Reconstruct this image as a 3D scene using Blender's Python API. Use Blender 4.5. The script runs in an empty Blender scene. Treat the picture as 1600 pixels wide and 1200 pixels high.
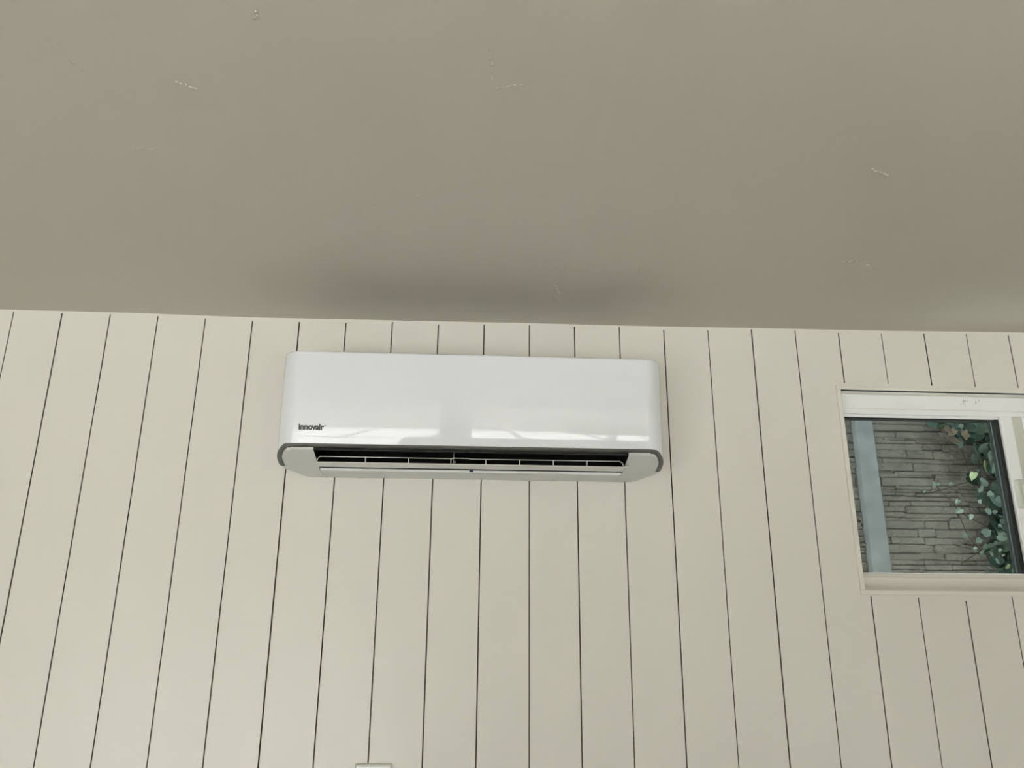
import bpy, bmesh, math, random
from mathutils import Vector, Matrix
random.seed(7)
PI = math.pi
S = bpy.context.scene
COL = S.collection

# ---------------------------------------------------------------- camera
CAM = Vector((0.9938, -1.5358, 1.65))
YAW, PITCH, ROLL, FPX = 0.05573, 0.27992, 0.007166, 1143.3
F = Vector((math.sin(YAW)*math.cos(PITCH), math.cos(YAW)*math.cos(PITCH), math.sin(PITCH)))
R0 = Vector((math.cos(YAW), -math.sin(YAW), 0)); U0 = R0.cross(F)
RV = R0*math.cos(ROLL) + U0*math.sin(ROLL); UV = -R0*math.sin(ROLL) + U0*math.cos(ROLL)
cd = bpy.data.cameras.new('camera'); cam = bpy.data.objects.new('camera', cd); COL.objects.link(cam)
cd.sensor_fit = 'HORIZONTAL'; cd.sensor_width = 36; cd.lens = 36*FPX/1600; cd.clip_start = 0.02
m = Matrix((RV, UV, -F)).transposed().to_4x4(); m.translation = CAM
cam.matrix_world = m
S.camera = cam

# ---------------------------------------------------------------- world, sun, exposure
w = bpy.data.worlds.new('world'); S.world = w; w.use_nodes = True
nt = w.node_tree; nt.nodes.clear()
wo = nt.nodes.new('ShaderNodeOutputWorld'); bg = nt.nodes.new('ShaderNodeBackground')
tc = nt.nodes.new('ShaderNodeTexCoord'); sx = nt.nodes.new('ShaderNodeSeparateXYZ'); rp = nt.nodes.new('ShaderNodeValToRGB')
rp.color_ramp.elements[0].position = 0.0; rp.color_ramp.elements[0].color = (0.93, 0.97, 1, 1)
rp.color_ramp.elements[1].position = 0.9; rp.color_ramp.elements[1].color = (0.62, 0.78, 1, 1)
nt.links.new(tc.outputs['Generated'], sx.inputs[0]); nt.links.new(sx.outputs['Z'], rp.inputs[0])
nt.links.new(rp.outputs[0], bg.inputs['Color']); nt.links.new(bg.outputs[0], wo.inputs[0])
bg.inputs['Strength'].default_value = 1.2
sd = bpy.data.lights.new('sun', 'SUN'); sd.energy = 27; sd.angle = 0.01; sd.color = (1, 0.99, 0.985)
sun = bpy.data.objects.new('sun', sd); COL.objects.link(sun)
el, az = math.radians(66), math.radians(205)
sdir = Vector((math.sin(az)*math.cos(el), -math.cos(az)*math.cos(el), math.sin(el)))   # towards the sun
sun.rotation_euler = sdir.to_track_quat('Z', 'Y').to_euler(); sun.location = (0, 6, 6)
S.view_settings.view_transform = 'Standard'; S.view_settings.look = 'None'
S.view_settings.gamma = 1; S.view_settings.use_curve_mapping = False
S.view_settings.exposure = 0.96
S.cycles.max_bounces = 16; S.cycles.diffuse_bounces = 10; S.cycles.use_denoising = True
# ---------------------------------------------------------------- helpers
def lin(c): return tuple((x/12.92 if x <= .04045 else ((x+.055)/1.055)**2.4) for x in (v/255 for v in c)) + (1,)

def mat(name, col, rough=.5, spec=.5, bump=None, var=None, metallic=0, coat=0):
    """procedural principled material; bump=(scale, strength, distance), var=(scale, amount)"""
    M = bpy.data.materials.new(name); M.use_nodes = True
    n = M.node_tree; b = n.nodes['Principled BSDF']
    c = lin(col) if max(col) > 1 else tuple(col) + (1,)
    b.inputs['Base Color'].default_value = c
    b.inputs['Roughness'].default_value = rough; b.inputs['Specular IOR Level'].default_value = spec
    b.inputs['Metallic'].default_value = metallic; b.inputs['Coat Weight'].default_value = coat
    b.inputs['Coat Roughness'].default_value = .02
    g = n.nodes.new('ShaderNodeNewGeometry')
    if bump:
        t = n.nodes.new('ShaderNodeTexNoise'); t.inputs['Scale'].default_value = bump[0]; t.inputs['Detail'].default_value = 4
        n.links.new(g.outputs['Position'], t.inputs['Vector'])
        p = n.nodes.new('ShaderNodeBump'); p.inputs['Strength'].default_value = bump[1]; p.inputs['Distance'].default_value = bump[2]
        n.links.new(t.outputs['Fac'], p.inputs['Height']); n.links.new(p.outputs[0], b.inputs['Normal'])
    if var:
        t = n.nodes.new('ShaderNodeTexNoise'); t.inputs['Scale'].default_value = var[0]; t.inputs['Detail'].default_value = 5
        n.links.new(g.outputs['Position'], t.inputs['Vector'])
        mx = n.nodes.new('ShaderNodeMix'); mx.data_type = 'RGBA'
        mx.inputs['A'].default_value = tuple(x*(1-var[1]) for x in c[:3]) + (1,)
        mx.inputs['B'].default_value = tuple(min(1, x*(1+var[1])) for x in c[:3]) + (1,)
        n.links.new(t.outputs['Fac'], mx.inputs['Factor']); n.links.new(mx.outputs['Result'], b.inputs['Base Color'])
    return M

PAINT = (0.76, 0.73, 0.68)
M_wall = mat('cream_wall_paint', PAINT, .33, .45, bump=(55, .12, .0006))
M_groove = mat('shaded_groove', (0.22, 0.19, 0.145), .8, .2)  # darker than the wall paint: shade inside the slots put into the colour
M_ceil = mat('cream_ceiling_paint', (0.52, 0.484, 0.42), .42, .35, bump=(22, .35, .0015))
M_trim = mat('cream_trim_paint', (0.78, 0.75, 0.69), .32, .45, bump=(80, .08, .0004))
M_vinyl = mat('white_vinyl', (0.90, 0.90, 0.91), .3, .5, bump=(60, .03, .0003))
M_vinyl_dull = mat('aged_white_vinyl', (0.62, 0.62, 0.55), .4, .4)
M_rubber = mat('black_rubber', (0.012, 0.014, 0.014), .5, .4)
M_shell = mat('gloss_white_plastic', (0.79, 0.795, 0.84), .008, .42, bump=(3.5, .04, .0015))
M_tray = mat('satin_white_plastic', (0.66, 0.67, 0.66), .3, .5, bump=(120, .03, .0002))
M_band = mat('grey_plastic', (0.15, 0.15, 0.14), .4, .4)
M_black = mat('black_plastic', (0.010, 0.010, 0.010), .6, .3)
M_flap = mat('flap_white_plastic', (0.62, 0.62, 0.60), .12, .5)
M_ink = mat('charcoal_ink', (0.035, 0.04, 0.04), .4, .3)
M_faint = mat('grey_label_ink', (0.36, 0.36, 0.34), .5, .3)
M_navy = mat('navy_plastic', (0.02, 0.03, 0.10), .3, .5)
M_steel = mat('dull_steel', (0.35, 0.35, 0.34), .35, .5, metallic=1)
M_post = mat('smooth_concrete', (0.155, 0.158, 0.162), .85, .2, bump=(30, .4, .003), var=(13, .4))
M_stone = mat('ledgestone_concrete', (0.135, 0.122, 0.108), .9, .15, bump=(60, 1, .008), var=(14, .55))
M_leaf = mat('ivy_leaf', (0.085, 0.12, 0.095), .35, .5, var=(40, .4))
M_leaf_pale = mat('pale_ivy_leaf', (0.15, 0.185, 0.085), .35, .5, var=(60, .35))  # paler, yellower leaf colour
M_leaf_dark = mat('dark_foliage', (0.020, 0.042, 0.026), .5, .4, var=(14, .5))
M_brown = mat('brown_leaf', (0.09, 0.065, 0.045), .7, .2, var=(30, .3))
M_stem = mat('ivy_stem', (0.045, 0.032, 0.024), .8, .2)
M_floor = mat('pale_floor_boards', (0.40, 0.38, 0.35), .35, .4, bump=(8, .1, .001), var=(3, .12))
M_patio = mat('patio_concrete', (0.58, 0.57, 0.55), .85, .2, bump=(25, .2, .003), var=(2, .12))
M_render = mat('garden_wall_render', (0.22, 0.20, 0.18), .9, .1, var=(2, .1))
M_roof = mat('roof_board', (0.35, 0.33, 0.30), .8, .2)
M_frame = mat('door_frame_paint', (0.5, 0.5, 0.48), .4, .4)

def glass_mat(name, tint, t=.5):
    M = bpy.data.materials.new(name); M.use_nodes = True
    n = M.node_tree; n.nodes.clear()
    o = n.nodes.new('ShaderNodeOutputMaterial'); tr = n.nodes.new('ShaderNodeBsdfTransparent'); gl = n.nodes.new('ShaderNodeBsdfGlossy')
    fr = n.nodes.new('ShaderNodeFresnel'); mx = n.nodes.new('ShaderNodeMixShader')
    fr.inputs['IOR'].default_value = 1.2; gl.inputs['Roughness'].default_value = 0.01
    tr.inputs['Color'].default_value = tuple(tint) + (1,)
    ge = n.nodes.new('ShaderNodeNewGeometry'); su = n.nodes.new('ShaderNodeMath'); su.operation = 'SUBTRACT'; su.inputs[0].default_value = 1
    mu = n.nodes.new('ShaderNodeMath'); mu.operation = 'MULTIPLY'
    n.links.new(ge.outputs['Backfacing'], su.inputs[1]); n.links.new(fr.outputs[0], mu.inputs[0]); n.links.new(su.outputs[0], mu.inputs[1])
    n.links.new(mu.outputs[0], mx.inputs[0]); n.links.new(tr.outputs[0], mx.inputs[1]); n.links.new(gl.outputs[0], mx.inputs[2])
    n.links.new(mx.outputs[0], o.inputs[0]); return M
M_glass = glass_mat('window_glass', (0.78, 0.84, 0.81))
M_clear = glass_mat('clear_glass', (0.95, 0.97, 0.96))

def link(name, bm_, mats, parent=None, smooth=False, merge=True):
    if merge: bmesh.ops.remove_doubles(bm_, verts=bm_.verts, dist=1e-6)
    me = bpy.data.meshes.new(name); bm_.to_mesh(me); bm_.free()
    for mm in (mats if isinstance(mats, (list, tuple)) else [mats]): me.materials.append(mm)
    if smooth:
        for p in me.polygons: p.use_smooth = True
    o = bpy.data.objects.new(name, me); COL.objects.link(o)
    if parent is not None:
        o.parent = parent; o.matrix_parent_inverse = Matrix.Translation(-parent.location)
    return o

def empty(name, loc):
    o = bpy.data.objects.new(name, None); COL.objects.link(o); o.location = loc; o.empty_display_size = .05; return o

def tag(o, label=None, cat=None, group=None, kind=None):
    if label: o['label'] = label
    if cat: o['category'] = cat
    if group: o['group'] = group
    if kind: o['kind'] = kind
    return o

def box(b, x0, x1, y0, y1, z0, z1, bevel=0, mi=0, seg=2):
    t = bmesh.new(); bmesh.ops.create_cube(t, size=1)
    for v in t.verts:
        v.co = Vector(((x0+x1)/2 + v.co.x*(x1-x0), (y0+y1)/2 + v.co.y*(y1-y0), (z0+z1)/2 + v.co.z*(z1-z0)))
    if bevel: bmesh.ops.bevel(t, geom=list(t.edges), offset=bevel, segments=seg, affect='EDGES', profile=.5)
    for f in t.faces: f.material_index = mi
    me = bpy.data.meshes.new('tmp'); t.to_mesh(me); t.free(); b.from_mesh(me); bpy.data.meshes.remove(me)

def tube(b, pts, r, n=6, taper=1.0):
    pts = [Vector(p) for p in pts]; rings = []
    for i, p in enumerate(pts):
        a = pts[max(0, i-1)]; c = pts[min(len(pts)-1, i+1)]; d = (c-a).normalized()
        s = d.orthogonal().normalized(); t = d.cross(s); rr = r*(1-(1-taper)*i/max(1, len(pts)-1))
        rings.append([b.verts.new(p + (s*math.cos(2*PI*k/n) + t*math.sin(2*PI*k/n))*rr) for k in range(n)])
    # keep the rings untwisted
    for i in range(len(rings)-1):
        A, B = rings[i], rings[i+1]
        o = min(range(n), key=lambda q: sum((A[k].co-B[(k+q) % n].co).length for k in range(n)))
        rings[i+1] = B = B[o:] + B[:o]
        for k in range(n): b.faces.new((A[k], A[(k+1) % n], B[(k+1) % n], B[k]))
    b.faces.new(rings[0][::-1]); b.faces.new(rings[-1])

def quad(b, *p, mi=0):
    f = b.faces.new([b.verts.new(Vector(q)) for q in p]); f.material_index = mi; return f

def at(px, py, Y):
    d = F + RV*((px-800)/FPX) - UV*((py-600)/FPX)
    return CAM + d*((Y-CAM.y)/d.y)

# ---------------------------------------------------------------- the room
XL, XR, YB, H0 = -2.0, 3.7, -3.3, 2.236
BW = 0.1016                                                        # board pitch
ceil_pts = [(-2.0, 2.236), (-.029, 2.234), (.24, 2.234), (.515, 2.231), (.794, 2.233), (1.078, 2.235), (1.369, 2.2355), (1.664, 2.238), (1.966, 2.2405), (2.273, 2.245), (3.7, 2.250)]
def zc(x):
    for (a, za), (b_, zb_) in zip(ceil_pts, ceil_pts[1:]):
        if x <= b_:
            t = (x-a)/(b_-a); return za + (zb_-za)*t
    return ceil_pts[-1][1]

WX0, WX1, WZ0, WZ1 = 1.8165, 2.62, 1.664, 2.0965                    # clear window opening in the wall
TR = .0095                                                         # width of its bead
b = bmesh.new()
kmin, kmax = int(XL/BW)-1, int(XR/BW)+1
def col(x0, x1):
    """front face of the wall between x0 and x1, window opening left out"""
    if x1 <= x0: return
    cuts = [x0] + [c for c in (WX0, WX1) if x0 < c < x1] + [x1]
    for a, c in zip(cuts, cuts[1:]):
        if a >= WX0-1e-6 and c <= WX1+1e-6:
            quad(b, (a, 0, 0), (c, 0, 0), (c, 0, WZ0), (a, 0, WZ0))
            quad(b, (a, 0, WZ1), (c, 0, WZ1), (c, 0, zc(c)+.01), (a, 0, zc(a)+.01))
        else: quad(b, (a, 0, 0), (c, 0, 0), (c, 0, zc(c)+.01), (a, 0, zc(a)+.01))
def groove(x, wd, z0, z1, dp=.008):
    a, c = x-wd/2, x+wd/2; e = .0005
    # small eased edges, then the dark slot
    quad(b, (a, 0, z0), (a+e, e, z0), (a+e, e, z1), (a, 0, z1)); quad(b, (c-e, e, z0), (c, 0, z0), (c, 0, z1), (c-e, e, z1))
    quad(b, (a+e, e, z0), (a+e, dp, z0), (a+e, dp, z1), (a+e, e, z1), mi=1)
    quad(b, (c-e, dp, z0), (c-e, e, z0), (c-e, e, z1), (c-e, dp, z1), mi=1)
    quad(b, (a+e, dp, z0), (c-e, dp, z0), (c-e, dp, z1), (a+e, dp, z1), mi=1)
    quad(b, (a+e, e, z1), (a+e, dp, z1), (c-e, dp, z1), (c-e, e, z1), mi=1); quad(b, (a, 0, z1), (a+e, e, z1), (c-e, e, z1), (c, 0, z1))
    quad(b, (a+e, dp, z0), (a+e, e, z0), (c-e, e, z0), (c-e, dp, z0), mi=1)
prev = XL
rg = random.Random(3)
for k in range(kmin, kmax+1):
    x = k*BW
    if x < XL+.02 or x > XR-.02: continue
    wd = .0031 + rg.uniform(-.0003, .0004) + (.0004 if k in (6, 16) else 0)
    col(prev, x-wd/2); a, c = x-wd/2, x+wd/2; prev = c
    top = zc(x) - (.003 if k in (16,) else rg.uniform(.003, .0085))
    spans = [(.02, top)]
    if WX0-.02 < x < WX1+.02: spans = [(.02, WZ0-TR-rg.uniform(.002, .011)), (WZ1+TR+rg.uniform(.004, .007), top)]
    zs = 0
    for s0, s1 in spans:
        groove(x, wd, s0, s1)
    # plain wall above, below and between the slots
    gaps = []; p0 = 0
    for s0, s1 in spans: gaps.append((p0, s0)); p0 = s1
    gaps.append((p0, zc(x)+.01))
    for g0, g1 in gaps:
        if g0 < WZ0 < g1 and WX0 < x < WX1:
            quad(b, (a, 0, g0), (c, 0, g0), (c, 0, WZ0), (a, 0, WZ0)); quad(b, (a, 0, WZ1), (c, 0, WZ1), (c, 0, g1), (a, 0, g1))
        else: quad(b, (a, 0, g0), (c, 0, g0), (c, 0, g1), (a, 0, g1))
col(prev, XR)
# outer leaf of the wall and the reveal of the window opening
T = .11
for x0, x1, z0, z1 in ((XL-.1, WX0, -.1, 2.4), (WX1, XR+.1, -.1, 2.4), (WX0, WX1, -.1, WZ0), (WX0, WX1, WZ1, 2.4)):
    box(b, x0, x1, .012, T, z0, z1)
for p, q in (((WX0, WZ0), (WX0, WZ1)), ((WX0, WZ1), (WX1, WZ1)), ((WX1, WZ1), (WX1, WZ0)), ((WX1, WZ0), (WX0, WZ0))):
    quad(b, (p[0], 0, p[1]), (q[0], 0, q[1]), (q[0], .012, q[1]), (p[0], .012, p[1]))
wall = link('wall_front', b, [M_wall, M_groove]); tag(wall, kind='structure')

# ceiling: slightly uneven plaster with a faint board joint and little blobs of filler
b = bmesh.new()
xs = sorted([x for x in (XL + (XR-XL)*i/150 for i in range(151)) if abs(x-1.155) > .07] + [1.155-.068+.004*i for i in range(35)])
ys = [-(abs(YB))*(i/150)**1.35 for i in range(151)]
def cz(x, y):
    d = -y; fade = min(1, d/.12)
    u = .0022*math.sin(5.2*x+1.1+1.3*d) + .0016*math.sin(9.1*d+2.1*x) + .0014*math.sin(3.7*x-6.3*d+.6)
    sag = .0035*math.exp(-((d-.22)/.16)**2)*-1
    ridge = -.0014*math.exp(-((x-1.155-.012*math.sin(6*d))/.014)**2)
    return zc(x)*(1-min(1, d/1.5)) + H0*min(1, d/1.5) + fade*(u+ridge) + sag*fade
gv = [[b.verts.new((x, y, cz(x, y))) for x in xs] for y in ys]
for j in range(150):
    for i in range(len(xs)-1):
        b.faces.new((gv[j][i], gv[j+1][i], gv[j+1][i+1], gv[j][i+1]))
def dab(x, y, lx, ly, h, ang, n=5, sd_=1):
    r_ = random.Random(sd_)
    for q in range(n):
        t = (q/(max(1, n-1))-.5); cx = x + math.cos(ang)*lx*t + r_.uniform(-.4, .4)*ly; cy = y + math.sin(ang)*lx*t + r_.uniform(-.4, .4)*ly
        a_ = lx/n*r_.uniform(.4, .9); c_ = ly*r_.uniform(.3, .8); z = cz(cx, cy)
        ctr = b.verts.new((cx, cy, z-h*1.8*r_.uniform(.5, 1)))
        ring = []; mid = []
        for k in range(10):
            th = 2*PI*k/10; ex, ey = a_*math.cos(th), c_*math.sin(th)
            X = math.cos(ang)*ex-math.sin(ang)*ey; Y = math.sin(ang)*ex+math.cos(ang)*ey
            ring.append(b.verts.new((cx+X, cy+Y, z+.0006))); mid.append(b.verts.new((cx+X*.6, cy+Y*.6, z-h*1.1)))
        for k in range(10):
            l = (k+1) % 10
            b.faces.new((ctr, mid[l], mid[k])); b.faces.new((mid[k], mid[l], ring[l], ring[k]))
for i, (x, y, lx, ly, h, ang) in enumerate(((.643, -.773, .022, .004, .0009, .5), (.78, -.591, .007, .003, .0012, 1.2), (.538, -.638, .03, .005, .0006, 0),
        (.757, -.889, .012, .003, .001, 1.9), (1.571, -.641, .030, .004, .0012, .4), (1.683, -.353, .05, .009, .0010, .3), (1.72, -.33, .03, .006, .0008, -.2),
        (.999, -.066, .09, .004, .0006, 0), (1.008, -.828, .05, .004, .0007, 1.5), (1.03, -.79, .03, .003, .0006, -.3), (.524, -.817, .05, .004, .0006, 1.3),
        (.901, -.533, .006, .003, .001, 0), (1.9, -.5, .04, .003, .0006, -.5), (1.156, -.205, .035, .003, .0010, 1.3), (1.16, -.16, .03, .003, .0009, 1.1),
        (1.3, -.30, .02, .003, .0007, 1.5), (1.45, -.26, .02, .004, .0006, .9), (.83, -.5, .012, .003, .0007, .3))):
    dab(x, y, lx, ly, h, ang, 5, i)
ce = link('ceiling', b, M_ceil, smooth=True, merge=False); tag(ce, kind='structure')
b = bmesh.new(); box(b, XL-.35, XR+.35, YB-.25, .70, 2.30, 2.40); tag(link('roof', b, M_roof), kind='structure')  # unseen roof, its eave extended to keep the fence dark
b = bmesh.new(); box(b, XL, XR, YB, 0, -.1, 0); tag(link('floor', b, M_floor), kind='structure')
b = bmesh.new(); box(b, XL-.1, XL, YB, 0, -.1, 2.3); tag(link('wall_left', b, M_wall), kind='structure')
b = bmesh.new(); box(b, XR, XR+.1, YB, 0, -.1, 2.3); tag(link('wall_right', b, M_wall), kind='structure')
DX0, DX1, DZ = -1.6, 3.45, 2.17
b = bmesh.new()
box(b, XL-.1, DX0, YB-.12, YB, -.1, 2.3); box(b, DX1, XR+.1, YB-.12, YB, -.1, 2.3); box(b, DX0, DX1, YB-.12, YB, DZ, 2.3)
tag(link('wall_back', b, M_wall), kind='structure')
# unseen glazed doors behind the camera, made up to let daylight in
dr = empty('door_1', (1, YB-.06, 0)); tag(dr, kind='structure')
posts = [DX0+.03, -.5, .895, 1.9, DX1-.03]
b = bmesh.new(); box(b, DX0, DX1, YB-.1, YB-.03, DZ-.06, DZ); box(b, DX0, DX1, YB-.1, YB-.03, 0, .05)
for x, hw in zip(posts, (.03, .03, .10, .03, .03)): box(b, x-hw, x+hw, YB-.1, YB-.03, .05, DZ-.06)  # middle post widened to give a dark reflection in the panel
link('door_frame', b, M_frame, dr)
for a, c in zip(posts, posts[1:]):
    b = bmesh.new(); box(b, a+.02, c-.02, YB-.068, YB-.062, .05, DZ-.06); link('pane', b, M_clear, dr)
# unseen garden behind the doors, made up for daylight and panel reflections
b = bmesh.new(); box(b, -14, 16, -22, YB-.12, -.3, -.05); box(b, -14, XL-.1, YB-.12, 1.55, -.3, -.05); box(b, XR+.1, 16, YB-.12, 1.55, -.3, -.05); box(b, XL-.1, XR+.1, .11, 1.55, -.3, -.05)
tag(link('patio', b, M_patio), kind='structure')
b = bmesh.new(); box(b, -10, 12, -9.2, -9, -.05, 2.5); box(b, -10, 12, -9.25, -8.95, 2.5, 2.56)
g = link('added_garden_wall', b, M_render); tag(g, 'unseen brown rendered wall added behind the glazed doors to shape light and reflections', 'wall')  # unseen dark wall added to hold back low light and bound the reflection

pg = empty('added_pergola', (1, -6.2, -.05)); tag(pg, 'unseen white timber frame added behind the glazed doors for panel reflections', 'added_pergola')  # unseen beams added to streak the panel reflection
for x in (-1.6, 3.6):
    for y in (-5.2, -7.4):
        b = bmesh.new(); box(b, x-.06, x+.06, y-.06, y+.06, -.05, 2.35); link('post', b, M_frame, pg)
for y in (-5.2, -7.4): b = bmesh.new(); box(b, -2, 4, y-.04, y+.04, 2.35, 2.52); link('beam', b, M_frame, pg)
for i in range(7): x = -1.8+.95*i; b = bmesh.new(); box(b, x-.03, x+.03, -7.8, -4.8, 2.52, 2.64); link('rafter', b, M_frame, pg)
b = bmesh.new(); r_ = random.Random(4)
for i in range(40):
    bmesh.ops.create_icosphere(b, subdivisions=2, radius=r_.uniform(.22, .36), matrix=Matrix.Translation((r_.uniform(2.2, 6.5), r_.uniform(-8.6, -8.1), r_.uniform(.1, .95))))
hd = link('added_hedge', b, mat('hedge_green', (.06, .10, .04), .8, .2, var=(9, .5)), merge=False); tag(hd, 'unseen low green shrubs added beyond the glazed doors for a darker reflection', 'added_hedge')  # unseen shrubs added as a dark patch for the panel to reflect

cb = empty('shade_blocker', (1.63, -2.4, 0)); tag(cb, 'long dark wooden cabinet added unseen behind the camera to shade the wall', 'shade_blocker')  # unseen cabinet added to shade the lower right of the wall
M_wood = mat('dark_oak', (.10, .065, .04), .4, .4, bump=(30, .2, .001), var=(5, .3))
b = bmesh.new(); box(b, .66, 2.60, -2.62, -2.18, .08, 1.13, bevel=.004); link('body', b, M_wood, cb)
b = bmesh.new(); box(b, .64, 2.62, -2.64, -2.155, 1.13, 1.165, bevel=.005); link('top', b, M_wood, cb)
for i in range(4):
    x = .67+.481*i; b = bmesh.new(); box(b, x+.004, x+.477, -2.18, -2.162, .10, 1.115, bevel=.003); d_ = link('door', b, M_wood, cb)
    b = bmesh.new(); tube(b, [(x+(.42 if i % 2 == 0 else .06), -2.150, .72), (x+(.42 if i % 2 == 0 else .06), -2.150, .88)], .006, 8)
    for z in (.73, .87): tube(b, [(x+(.42 if i % 2 == 0 else .06), -2.150, z), (x+(.42 if i % 2 == 0 else .06), -2.163, z)], .005, 8)
    link('handle', b, M_steel, d_)
for x in (.72, 2.54):
    for y in (-2.57, -2.23): b = bmesh.new(); box(b, x-.025, x+.025, y-.025, y+.025, 0, .08); link('leg', b, M_wood, cb)

# ---------------------------------------------------------------- sliding window
win = empty('window_1', (WX0, 0, WZ0)); tag(win, kind='structure')
b = bmesh.new()
for a in ((WX0-TR, WX1+TR, WZ1, WZ1+TR), (WX0-TR, WX1+TR, WZ0-TR, WZ0), (WX0-TR, WX0, WZ0, WZ1), (WX1, WX1+TR, WZ0, WZ1)):
    box(b, a[0], a[1], -.004, .012, a[2], a[3], bevel=.0012)
link('window_bead', b, M_trim, win)
D = .036
# vinyl main frame: head, hollowed sill face, jambs
b = bmesh.new()
box(b, WX0, WX1, D, D+.05, 2.064, WZ1, bevel=.0015)
box(b, WX0, WX1, D+.004, D+.05, 2.052, 2.064, bevel=.001)
box(b, WX0, WX0+.005, D-.002, D+.05, WZ0, WZ1); box(b, WX1-.03, WX1, D, D+.05, WZ0, WZ1)
link('window_frame', b, M_vinyl, win)
b = bmesh.new()
prof = [(D+.05, WZ0), (.010, WZ0), (.012, WZ0+.004)] + [(.012+.022*math.sin(t*PI/2/6)**1.0, WZ0+.004+.022*(1-math.cos(t*PI/2/6))) for t in range(1, 7)] + [(D, 1.692), (D+.003, 1.698), (D+.05, 1.698)]
A = [b.verts.new((WX0, y, z)) for y, z in prof]; B = [b.verts.new((WX1, y, z)) for y, z in prof]
for i in range(len(prof)): j = (i+1) % len(prof); b.faces.new((A[i], B[i], B[j], A[j]))
b.faces.new(A); b.faces.new(B[::-1])
bmesh.ops.recalc_face_normals(b, faces=b.faces)
link('window_sill', b, M_trim, win)
# the sliding sash on the left
SX = 2.2085
b = bmesh.new()
box(b, SX, SX+.028, D+.002, D+.030, 1.699, 2.052, bevel=.002)
box(b, WX0+.006, SX, D+.008, D+.030, 2.046, 2.0515, bevel=.0008)
box(b, WX0+.006, SX, D+.006, D+.030, 1.6985, 1.7005)
sash = link('window_sash', b, M_vinyl, win)
b = bmesh.new(); box(b, WX0+.004, SX+.002, D+.020, D+.026, 1.697, 2.050); link('pane', b, M_glass, sash)
b = bmesh.new(); box(b, SX-.010, SX-.0002, D+.010, D+.034, 1.699, 2.047); box(b, WX0+.006, SX-.010, D+.014, D+.034, 2.043, 2.0465)
link('gasket', b, M_rubber, sash)
b = bmesh.new(); box(b, SX-.0135, SX-.0118, D+.0185, D+.0195, 1.70, 2.043); link('glass_edge', b, mat('glass_edge_green', (.16, .22, .19), .2, .5), sash)
# interlock channel and the fixed light to the right of it
b = bmesh.new(); box(b, SX+.0282, SX+.052, D+.006, D+.040, 1.699, 2.052, bevel=.0015); link('channel', b, M_vinyl_dull, win)
b = bmesh.new(); box(b, SX+.0525, SX+.075, D+.004, D+.042, 1.699, 2.052, bevel=.0015); box(b, SX+.075, WX1-.03, D+.01, D+.042, 2.03, 2.052); box(b, SX+.075, WX1-.03, D+.01, D+.042, 1.699, 1.72)
link('fixed_frame', b, M_vinyl, win)
b = bmesh.new(); box(b, SX+.07, WX1-.028, D+.024, D+.030, 1.71, 2.04); link('pane', b, M_glass, win)
# latch on the meeting stile
b = bmesh.new()
box(b, SX+.004, SX+.020, D-.010, D+.003, 1.842, 1.905, bevel=.003); box(b, SX+.010, SX+.034, D-.022, D-.008, 1.850, 1.896, bevel=.004)
link('latch', b, M_vinyl_dull, sash)
# old glue marks on the head of the frame
b = bmesh.new(); r_ = random.Random(5)
for i in range(13):
    x = 2.118 + r_.uniform(0, .045)*(.4 if i < 7 else 1); z = 2.083 + r_.uniform(-.009, .006); a = r_.uniform(.0006, .0022)
    v = [b.verts.new((x+a*math.cos(t*PI/3)*r_.uniform(.6, 1.3), D-.0003, z+a*1.6*math.sin(t*PI/3)*r_.uniform(.6, 1.3))) for t in range(6)]
    b.faces.new(v)
link('glue_residue', b, M_vinyl_dull, win)

# ---------------------------------------------------------------- air conditioner
AX0, AX1, DM, ZT = .6235, 1.371, .183, 2.0975
ac = empty('air_conditioner', ((AX0+AX1)/2, 0, 1.881))
tag(ac, 'long white glossy wall-mounted split air conditioner indoor unit with open flap under the ceiling', 'air conditioner')
RX, RY = .042, .055
def plan(off=0.0, dm=DM, y0=0.0, n=14):
    """left back -> front -> right back, as (x, d, frontness)"""
    P = []; l, r, f = AX0+off, AX1-off, dm-off; rx, ry = max(.004, RX-off), max(.004, RY-off)
    for i in range(9): P.append((l, y0+(f-ry-y0)*i/8, 0))
    for i in range(1, n+1):
        t = PI/2*i/n; P.append((l+rx-rx*math.cos(t), f-ry+ry*math.sin(t), math.sin(t)))
    for i in range(1, 24): P.append((l+rx+(r-l-2*rx)*i/24, f, 1))
    for i in range(n, -1, -1):
        t = PI/2*i/n; P.append((r-rx+rx*math.cos(t), f-ry+ry*math.sin(t), math.sin(t)))
    for i in range(7, -1, -1): P.append((r, y0+(f-ry-y0)*i/8, 0))
    return P
def bow(z):
    t = max(0, 2.035-z); return 1.3*t*t
def zbot(d):
    if d > .11: return 1.889 + .031*((d-.11)/.056)**1.25 if d < .166 else 1.920
    if d > .09: return 1.889
    return 1.889 + .045*((.09-d)/.09)**2
P = plan(); b = bmesh.new(); rows = 26; GR = []
for (x, d, fr) in P:
    colv = []
    zb = zbot(d - .009*fr)
    for j in range(rows+1):
        t = j/rows; z = zb + (ZT-.004-zb)*t
        colv.append(b.verts.new((x, -(d-bow(z)*fr), z)))
    # rounded top edge
    cx, cy = (AX0+AX1)/2, .07
    for a in (.4, .8, 1.2, PI/2):
        s = .004*(1-math.cos(a)); nx = (1 if x < cx else -1)*(1-fr)
        colv.append(b.verts.new((x+s*nx, -(d-s*fr), ZT-.004+.004*math.sin(a))))
    GR.append(colv)
for i in range(len(GR)-1):
    for j in range(len(GR[0])-1): b.faces.new((GR[i][j], GR[i+1][j], GR[i+1][j+1], GR[i][j+1]))
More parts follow.
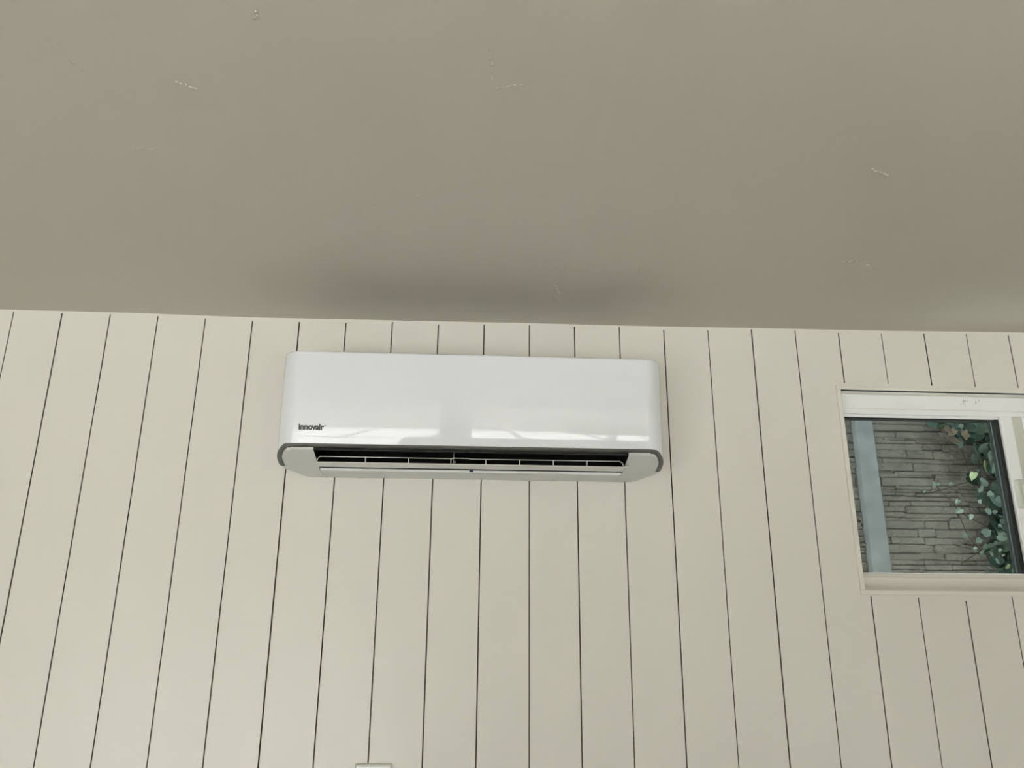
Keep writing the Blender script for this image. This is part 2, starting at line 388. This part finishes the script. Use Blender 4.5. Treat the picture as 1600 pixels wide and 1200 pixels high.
# rim of the top (the intake grille lies inside it)
IN = [b.verts.new((min(max(v[-1].co.x, AX0+.03), AX1-.03), min(-.01, max(v[-1].co.y, -(DM-.035))), ZT)) for v in GR]
for i in range(len(GR)-1):
    try: b.faces.new((GR[i][-1], GR[i+1][-1], IN[i+1], IN[i]))
    except ValueError: pass
link('front_panel', b, M_shell, ac, smooth=True)
panel = [o for o in ac.children][-1]
# intake grille on top
b = bmesh.new(); box(b, AX0+.028, AX1-.028, -(DM-.033), -.004, ZT-.012, ZT-.008, mi=1)
for i in range(14): y = -.012-.0095*i; box(b, AX0+.028, AX1-.028, y-.0018, y+.0018, ZT-.008, ZT-.001)
for i in range(12): x = AX0+.05+.059*i; box(b, x-.002, x+.002, -(DM-.033), -.006, ZT-.008, ZT-.0005)
link('intake_grille', b, [M_tray, M_black], ac)
# grey band round the lower rim: outer edge under the panel, inner edge lower and further in
b = bmesh.new(); PO = [p for p in plan() if p[1] > .088]; PI_ = plan(.0088); NI = []
for (x, d, fr) in PO:
    k = plan().index((x, d, fr)); q = PI_[k]; z = zbot(d-.009*fr); dd = d - bow(z)*fr; di = q[1]-bow(z)*fr
    zi = z-.0012-.0068*fr
    ring = [(x, -dd, z+.0004), (x+(q[0]-x)*.08, -(dd+(di-dd)*.08), z-.0010), (q[0], -di, zi), (q[0], -di, z+.012)]
    NI.append([b.verts.new(v) for v in ring])
for i in range(len(NI)-1):
    for j in range(3): b.faces.new((NI[i][j], NI[i][j+1], NI[i+1][j+1], NI[i+1][j]))
b.faces.new(NI[0]); b.faces.new(NI[-1][::-1])
link('rim_band', b, M_band, ac)
# chassis underside with its end caps; outlet left open
OX0, OX1, OD0, OD1 = .697, 1.297, .086, .157
b = bmesh.new()
def zunder(x, d):
    z = 1.881 + (0 if d < .07 else .0285*((d-.07)/.087)**1.35)
    e = min(x-AX0, AX1-x); r = .048; wgt = max(0, 1-d/.105)
    if e < r: z += (r-math.sqrt(max(0, r*r-(r-e)**2)))*wgt*.5
    return z
def zlim(x, d): return zunder(x, d)
def xedge(d):                                                       # side outline of the chassis in plan, inside the band
    f = .1572; ry = .033; rx = RX-.0088-.004; off = .0006 if d < .09 else .0006+.0082*min(1, (d-.09)/.004)
    if d <= f-ry: return off
    t = min(1, (d-(f-ry))/ry); return .0088+rx*(1-math.sqrt(max(0, 1-t*t)))
ds = [0, .006, .012, .02, .03, .04, .05, .06, .07, .078, .086, .0899, .094, .10, .107, .114, .120, .126, .132, .138, .144, .149, .153, .1565]
def cap(side):
    rowsv = []
    for d in ds:
        e = xedge(d); rr = []
        for i in range(25):
            t = (i/24)**1.6; x = AX0+e + (OX0-AX0-e)*t
            xx = x if side < 0 else AX1-(x-AX0)
            if side > 0: xx = AX1-e-(AX1-e-OX1)*t
            rr.append(b.verts.new((xx, -d, zlim(xx, d))))
        rowsv.append(rr)
    for a_, c_ in zip(rowsv, rowsv[1:]):
        for i in range(24): b.faces.new((a_[i], a_[i+1], c_[i+1], c_[i]))
    # outer skirt up behind the panel and inner cheek of the outlet
    for a_, c_ in zip(rowsv, rowsv[1:]):
        for idx in (0,):
            p, q = a_[idx].co, c_[idx].co; quad(b, p, q, (q.x, q.y, max(q.z+.002, 1.96)), (p.x, p.y, max(p.z+.002, 1.96)))
    for p, q in zip(rowsv[-1], rowsv[-1][1:]): quad(b, p.co, q.co, (q.co.x, -.1600, q.co.z+.0045), (p.co.x, -.1600, p.co.z+.0045))
for s in (-1, 1): cap(s)
mid = []
for d in [q for q in ds if q <= .0861]:
    mid.append([b.verts.new((OX0+.0009+(OX1-OX0-.0018)*i/10, -d, zlim(1, d))) for i in range(11)])
for a_, c_ in zip(mid, mid[1:]):
    for i in range(10): b.faces.new((a_[i], a_[i+1], c_[i+1], c_[i]))
zf = zlim(1, .086)
quad(b, (OX0, -.086, zf), (OX1, -.086, zf), (OX1, -.0862, 1.8868), (OX0, -.0862, 1.8868)); quad(b, (OX0, -.0862, 1.8868), (OX1, -.0862, 1.8868), (OX1, -.08, 1.8868), (OX0, -.08, 1.8868))
link('chassis', b, M_tray, ac, smooth=False)
tray = ac.children[-1]
for p in tray.data.polygons: p.use_smooth = abs(p.normal.z) > .3
b = bmesh.new(); box(b, OX0+.002, OX1-.002, -.0885, -.0855, 1.8818, 1.8866, bevel=.0008); link('outlet_lip', b, M_vinyl, ac)
# black outlet duct
b = bmesh.new()
dp = [(OD1+.0002, 1.9085), (OD1+.001, 1.925), (.12, 1.965), (.07, 1.97), (.045, 1.93), (.06, 1.900), (.0795, 1.8866)]
A = [b.verts.new((OX0, -d, z)) for d, z in dp]; B = [b.verts.new((OX1, -d, z)) for d, z in dp]
for i in range(len(dp)-1): b.faces.new((A[i], B[i], B[i+1], A[i+1]))
b.faces.new(A); b.faces.new(B[::-1])
for x, sgn in ((OX0, 1), (OX1, -1)):
    quad(b, (x, -.086, 1.8868), (x, -OD1, 1.9085), (x, -OD1, zunder(x, OD1)-.0), (x, -.086, zunder(x, .086)))
link('outlet_duct', b, M_black, ac)
# swing vanes deep in the outlet
vn = bmesh.new()
for i in range(16):
    x = OX0+.03+.036*i; box(vn, x-.0007, x+.0007, -.135, -.085, 1.922, 1.950)
box(vn, OX0, OX1, -.128, -.125, 1.930, 1.933)
link('swing_vane', vn, M_black, ac)
# flap: blade, rail and ribs
fl = bmesh.new(); box(fl, .6985, 1.2955, -.1515, -.100, 1.8866, 1.8882, bevel=.0006)
flap = link('flap', fl, M_flap, ac)
rb = bmesh.new()
tube(rb, [(.7035, -.151, 1.888), (.7055, -.151, 1.8945), (.709, -.151, 1.8980), (.957, -.151, 1.8978), (.962, -.151, 1.8988), (.988, -.151, 1.8986), (.994, -.151, 1.8976), (1.28, -.151, 1.8980), (1.285, -.151, 1.8955), (1.288, -.151, 1.888)], .0007, 6)
link('rail', rb, M_flap, flap)
for x in (.794, .875, .9555, 1.022, 1.087, 1.152, 1.217):
    rr = bmesh.new(); box(rr, x-.0008, x+.0008, -.1515, -.140, 1.8880, 1.8978); link('rib', rr, M_flap, flap)
pv = bmesh.new(); tube(pv, [(.9605, -.146, 1.8895), (.9605, -.146, 1.9155)], .0008, 6); bmesh.ops.create_uvsphere(pv, u_segments=10, v_segments=6, radius=.0018, matrix=Matrix.Translation((.9635, -.1495, 1.8918)))
link('pivot', pv, M_steel, flap)
# small marks of the underside
b = bmesh.new(); box(b, .991, .9985, -.0895, -.088, 1.8825, 1.8865, bevel=.0006); link('indicator', b, M_navy, ac)
for x0, x1, y in ((.728, .818, -.066), (1.006, 1.066, -.073), (1.26, 1.29, -.070)):
    b = bmesh.new(); r_ = random.Random(int(x0*1000))
    for row in range(2):
        x = x0
        while x < x1:
            l = r_.uniform(.003, .010); yy = y+row*.004
            v = [(x, yy), (min(x+l, x1), yy), (min(x+l, x1), yy+.0012), (x, yy+.0012)]
            quad(b, *[(p[0], p[1], zlim(1, -p[1])-.0003) for p in v[::-1]]); x += l+.0012
    link('print', b, M_faint, tray)
for x in (.765, 1.168):
    b = bmesh.new(); box(b, x-.006, x+.006, -.010, -.003, 1.8798, 1.8815, bevel=.0005); link('clip', b, M_vinyl_dull, tray)
# back plate against the wall
b = bmesh.new(); box(b, AX0+.02, AX1-.02, -.03, -.0005, 1.935, 2.085); link('mounting_plate', b, M_tray, ac)
# maker's lettering on the panel
cu = bpy.data.curves.new('lettering', 'FONT'); cu.body = 'innovair'; cu.size = 1; cu.offset = .042; cu.space_character = .96
to = bpy.data.objects.new('tmp_text', cu); COL.objects.link(to)
dg = bpy.context.evaluated_depsgraph_get(); me = bpy.data.meshes.new_from_object(to.evaluated_get(dg))
bpy.data.objects.remove(to)
b = bmesh.new(); b.from_mesh(me); bpy.data.meshes.remove(me)
mx0 = min(v.co.x for v in b.verts); mx1 = max(v.co.x for v in b.verts); my0 = min(v.co.y for v in b.verts); my1 = max(v.co.y for v in b.verts)
for v in b.verts:
    x = .6695 + (v.co.x-mx0)/(mx1-mx0)*.0475; z = 1.9437 + (v.co.y-my0)/(my1-my0)*.0116
    v.co = Vector((x, -(DM-bow(z))-.0003, z))
ctr = Vector((.7186, 0, 1.9520))
v = []
for t in range(10): z = ctr.z+.0011*math.sin(t*PI/5); v.append(b.verts.new((ctr.x+.0011*math.cos(t*PI/5), -(DM-bow(z))-.0003, z)))
b.faces.new(v)
link('lettering', b, M_ink, panel)

# ---------------------------------------------------------------- wall plate low on the wall
sw = empty('wall_plate', (.824, 0, 1.285)); tag(sw, 'small white wall plate low on the panelling below the air conditioner', 'wall plate')
b = bmesh.new(); box(b, .7895, .8585, -.006, 0, 1.226, 1.342, bevel=.0025, seg=3); link('plate', b, M_vinyl_dull, sw)
b = bmesh.new(); box(b, .7925, .8555, -.0075, -.0055, 1.229, 1.3385, bevel=.001); link('cover', b, M_vinyl, sw)
b = bmesh.new(); box(b, .8075, .8405, -.011, -.007, 1.251, 1.317, bevel=.0015); link('rocker', b, M_vinyl, sw)

# ---------------------------------------------------------------- behind the window
FY = 1.40
fence = empty('concrete_fence', (2.9, FY, -.05)); tag(fence, 'grey precast concrete fence with ledgestone panels and a smooth post seen through the window', 'fence')
def stone_panel(x0, x1, sd_):
    b = bmesh.new(); r_ = random.Random(sd_); z = -.05
    box(b, x0, x1, FY+.014, FY+.05, -.05, 2.95)
    while z < 2.93:
        h = r_.choice((.014, .020, .027, .034)); x = x0 - r_.uniform(0, .1)
        while x < x1:
            l = r_.uniform(.07, .24); a, c = max(x, x0), min(x+l, x1)
            if c-a > .004:
                d = r_.uniform(.004, .013); dz = r_.uniform(-.003, .003)
                t = bmesh.new(); bmesh.ops.create_cube(t, size=1)
                for v in t.verts:
                    jx = r_.uniform(-.003, .003) if a > x0 and c < x1 else 0
                    v.co = Vector(((a+c)/2+v.co.x*(c-a)+jx, FY+.014-d*(.5-v.co.y)*1.0, z+h/2+dz+v.co.z*(h-.0006)+r_.uniform(-.0025, .0025)))
                bmesh.ops.bevel(t, geom=list(t.edges), offset=.0025, segments=2, affect='EDGES')
                me = bpy.data.meshes.new('t'); t.to_mesh(me); t.free(); b.from_mesh(me); bpy.data.meshes.remove(me)
            x += l
        z += h
    return b
link('stone_panel', stone_panel(1.4, 2.598, 1), M_stone, fence, merge=False)
link('stone_panel', stone_panel(2.674, 4.6, 2), M_stone, fence, merge=False)
b = bmesh.new(); box(b, 2.598, 2.674, FY-.030, FY+.07, -.05, 3.0, bevel=.004)
link('fence_post', b, M_post, fence)

ivy = empty('ivy', (3.0, FY-.05, -.05)); tag(ivy, 'ivy with small grey-green leaves climbing the concrete fence, with dark shaded shrub foliage, behind the glass', 'ivy')
IY = FY-.045
b = bmesh.new()
stems = [[(1456, 742), (1462, 757), (1468, 766), (1478, 775), (1490, 786), (1497, 800), (1505, 820), (1511, 834), (1520, 848), (1533, 860), (1545, 870), (1556, 880), (1566, 900), (1572, 930)],
         [(1431, 772), (1445, 772), (1470, 766), (1490, 760), (1508, 754), (1520, 750)],
         [(1498, 694), (1506, 712), (1511, 725), (1516, 740), (1520, 746)],
         [(1512, 676), (1522, 690), (1524, 708), (1530, 724), (1532, 745), (1530, 765), (1536, 785), (1548, 800), (1556, 820), (1566, 850), (1570, 880), (1580, 920)],
         [(1489, 851), (1500, 854), (1515, 857), (1533, 861), (1548, 866)],
         [(1502, 880), (1515, 872), (1530, 862), (1541, 853), (1549, 845)],
         [(1500, 800), (1520, 812), (1545, 824), (1562, 826)]]
for i, s in enumerate(stems):
    r_ = random.Random(i); tube(b, [at(x, y, IY+r_.uniform(-.006, .006)) for x, y in s], .0021, 5, .7)
for i, s in enumerate(stems[:4]):                                    # petioles
    for (x, y) in s[1::2]:
        r_ = random.Random(x*7+y); a = at(x, y, IY); c = at(x+r_.uniform(-9, 9), y-r_.uniform(2, 9), IY-.01); tube(b, [a, (a+c)/2+Vector((0, -.004, 0)), c], .0009, 4)
link('stem', b, M_stem, ivy)
def leaf(b, c, size, ang, tilt, r_, mi=0):
    """heart-shaped ivy leaf with a fold along its midrib"""
    out = [(0, -.10), (.22, -.26), (.46, -.18), (.54, .12), (.48, .42), (.26, .70), (0, .95)]
    mid = [(0, -.10), (0, .05), (0, .3), (0, .6), (0, .95)]
    rot = Matrix.Rotation(ang, 3, 'Y') @ Matrix.Rotation(tilt, 3, 'X') @ Matrix.Rotation(r_.uniform(-.5, .5), 3, 'Z')
    cur = r_.uniform(.05, .25)
    def P(x, z): return c + rot @ Vector((x*size, (-abs(x)*cur-.15*z*z*cur)*size, (z-.35)*size))
    M_ = [b.verts.new(P(*q)) for q in mid]
    for s in (1, -1):
        O = [b.verts.new(P(x*s, z)) for x, z in out[1:-1]]
        fs = [(M_[0], O[0], O[1], M_[1]), (M_[1], O[1], O[2], M_[2]), (M_[2], O[2], O[3], M_[3]), (M_[3], O[3], O[4]), (M_[3], O[4], M_[4])]
        for f in fs: f = b.faces.new(f if s > 0 else f[::-1]); f.material_index = mi
lv = [(1538, 754, 17), (1524, 681, 8), (1522, 693, 7), (1556, 782, 24), (1544, 798, 13), (1563, 807, 10), (1496, 784, 9), (1498, 798, 12), (1518, 807, 11), (1466, 756, 6), (1485, 756, 6), (1460, 757, 9),
      (1542, 832, 15), (1567, 838, 19), (1529, 845, 10), (1509, 837, 9), (1534, 864, 10), (1523, 858, 8), (1549, 865, 8), (1542, 891, 10), (1559, 878, 11), (1562, 822, 7), (1580, 806, 8), (1562, 860, 7), (1567, 868, 7),
      (1444, 768, 6), (1492, 817, 5), (1533, 765, 14), (1531, 783, 8), (1525, 720, 5), (1535, 705, 7), (1540, 703, 6), (1570, 762, 8), (1528, 735, 6), (1554, 800, 8), (1547, 772, 10), (1572, 785, 10), (1585, 870, 10), (1590, 850, 9)]
b = bmesh.new()
for i, (x, y, s) in enumerate(lv):
    r_ = random.Random(i+50); leaf(b, at(x, y, IY-.014-r_.uniform(0, .02)), s*.0024*.88, r_.uniform(0, 2*PI), r_.uniform(-.9, .2), r_)
link('foliage', b, M_leaf, ivy, smooth=False)
for (x, y, s, a) in ((1540, 731, 23, 2.4), (1520, 744, 16, 3.3), (1585, 893, 15, 1), (1575, 886, 10, 2)):
    b = bmesh.new(); r_ = random.Random(x); leaf(b, at(x, y, IY-.03), s*.0024*.85, a, -.5, r_); o = link('leaf', b, M_leaf_pale, ivy); o['label'] = 'pale yellow-green leaf'

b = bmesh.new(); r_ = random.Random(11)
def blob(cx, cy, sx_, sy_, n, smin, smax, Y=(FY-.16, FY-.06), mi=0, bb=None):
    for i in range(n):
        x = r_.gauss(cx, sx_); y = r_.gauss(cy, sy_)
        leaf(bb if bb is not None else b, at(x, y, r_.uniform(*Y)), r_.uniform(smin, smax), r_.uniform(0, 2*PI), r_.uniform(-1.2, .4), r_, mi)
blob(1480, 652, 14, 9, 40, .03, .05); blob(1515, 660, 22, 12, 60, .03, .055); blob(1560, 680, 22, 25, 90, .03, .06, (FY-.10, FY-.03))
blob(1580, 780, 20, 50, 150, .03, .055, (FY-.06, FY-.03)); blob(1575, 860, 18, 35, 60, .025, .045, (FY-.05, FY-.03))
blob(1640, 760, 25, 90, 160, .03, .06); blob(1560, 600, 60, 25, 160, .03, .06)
o = link('foliage', b, M_leaf_dark, ivy); o['label'] = 'dark shaded shrub leaves'  # foliage of a separate shrub, grouped under the ivy
b = bmesh.new(); blob(1478, 673, 6, 3, 3, .03, .045, (FY-.18, FY-.15), 0, b); blob(1512, 683, 12, 4, 4, .03, .045, (FY-.18, FY-.15), 0, b)
o = link('brown_foliage', b, M_brown, ivy); o['label'] = 'brown leaf shapes'  # a few brown leaf shapes high on the fence
b = bmesh.new()
for k in range(5):
    p0 = Vector((3.75+.06*k, FY-.1, -.05)); p1 = at(1640+25*k, 640, FY-.1)
    tube(b, [p0, p0*.6+p1*.4+Vector((.06*math.sin(k*2), .02, 0)), p0*.25+p1*.75+Vector((-.04*math.cos(k), -.02, 0)), p1], .008, 6, .3)
link('stem', b, M_stem, ivy)  # shrub stems, grouped under the ivy
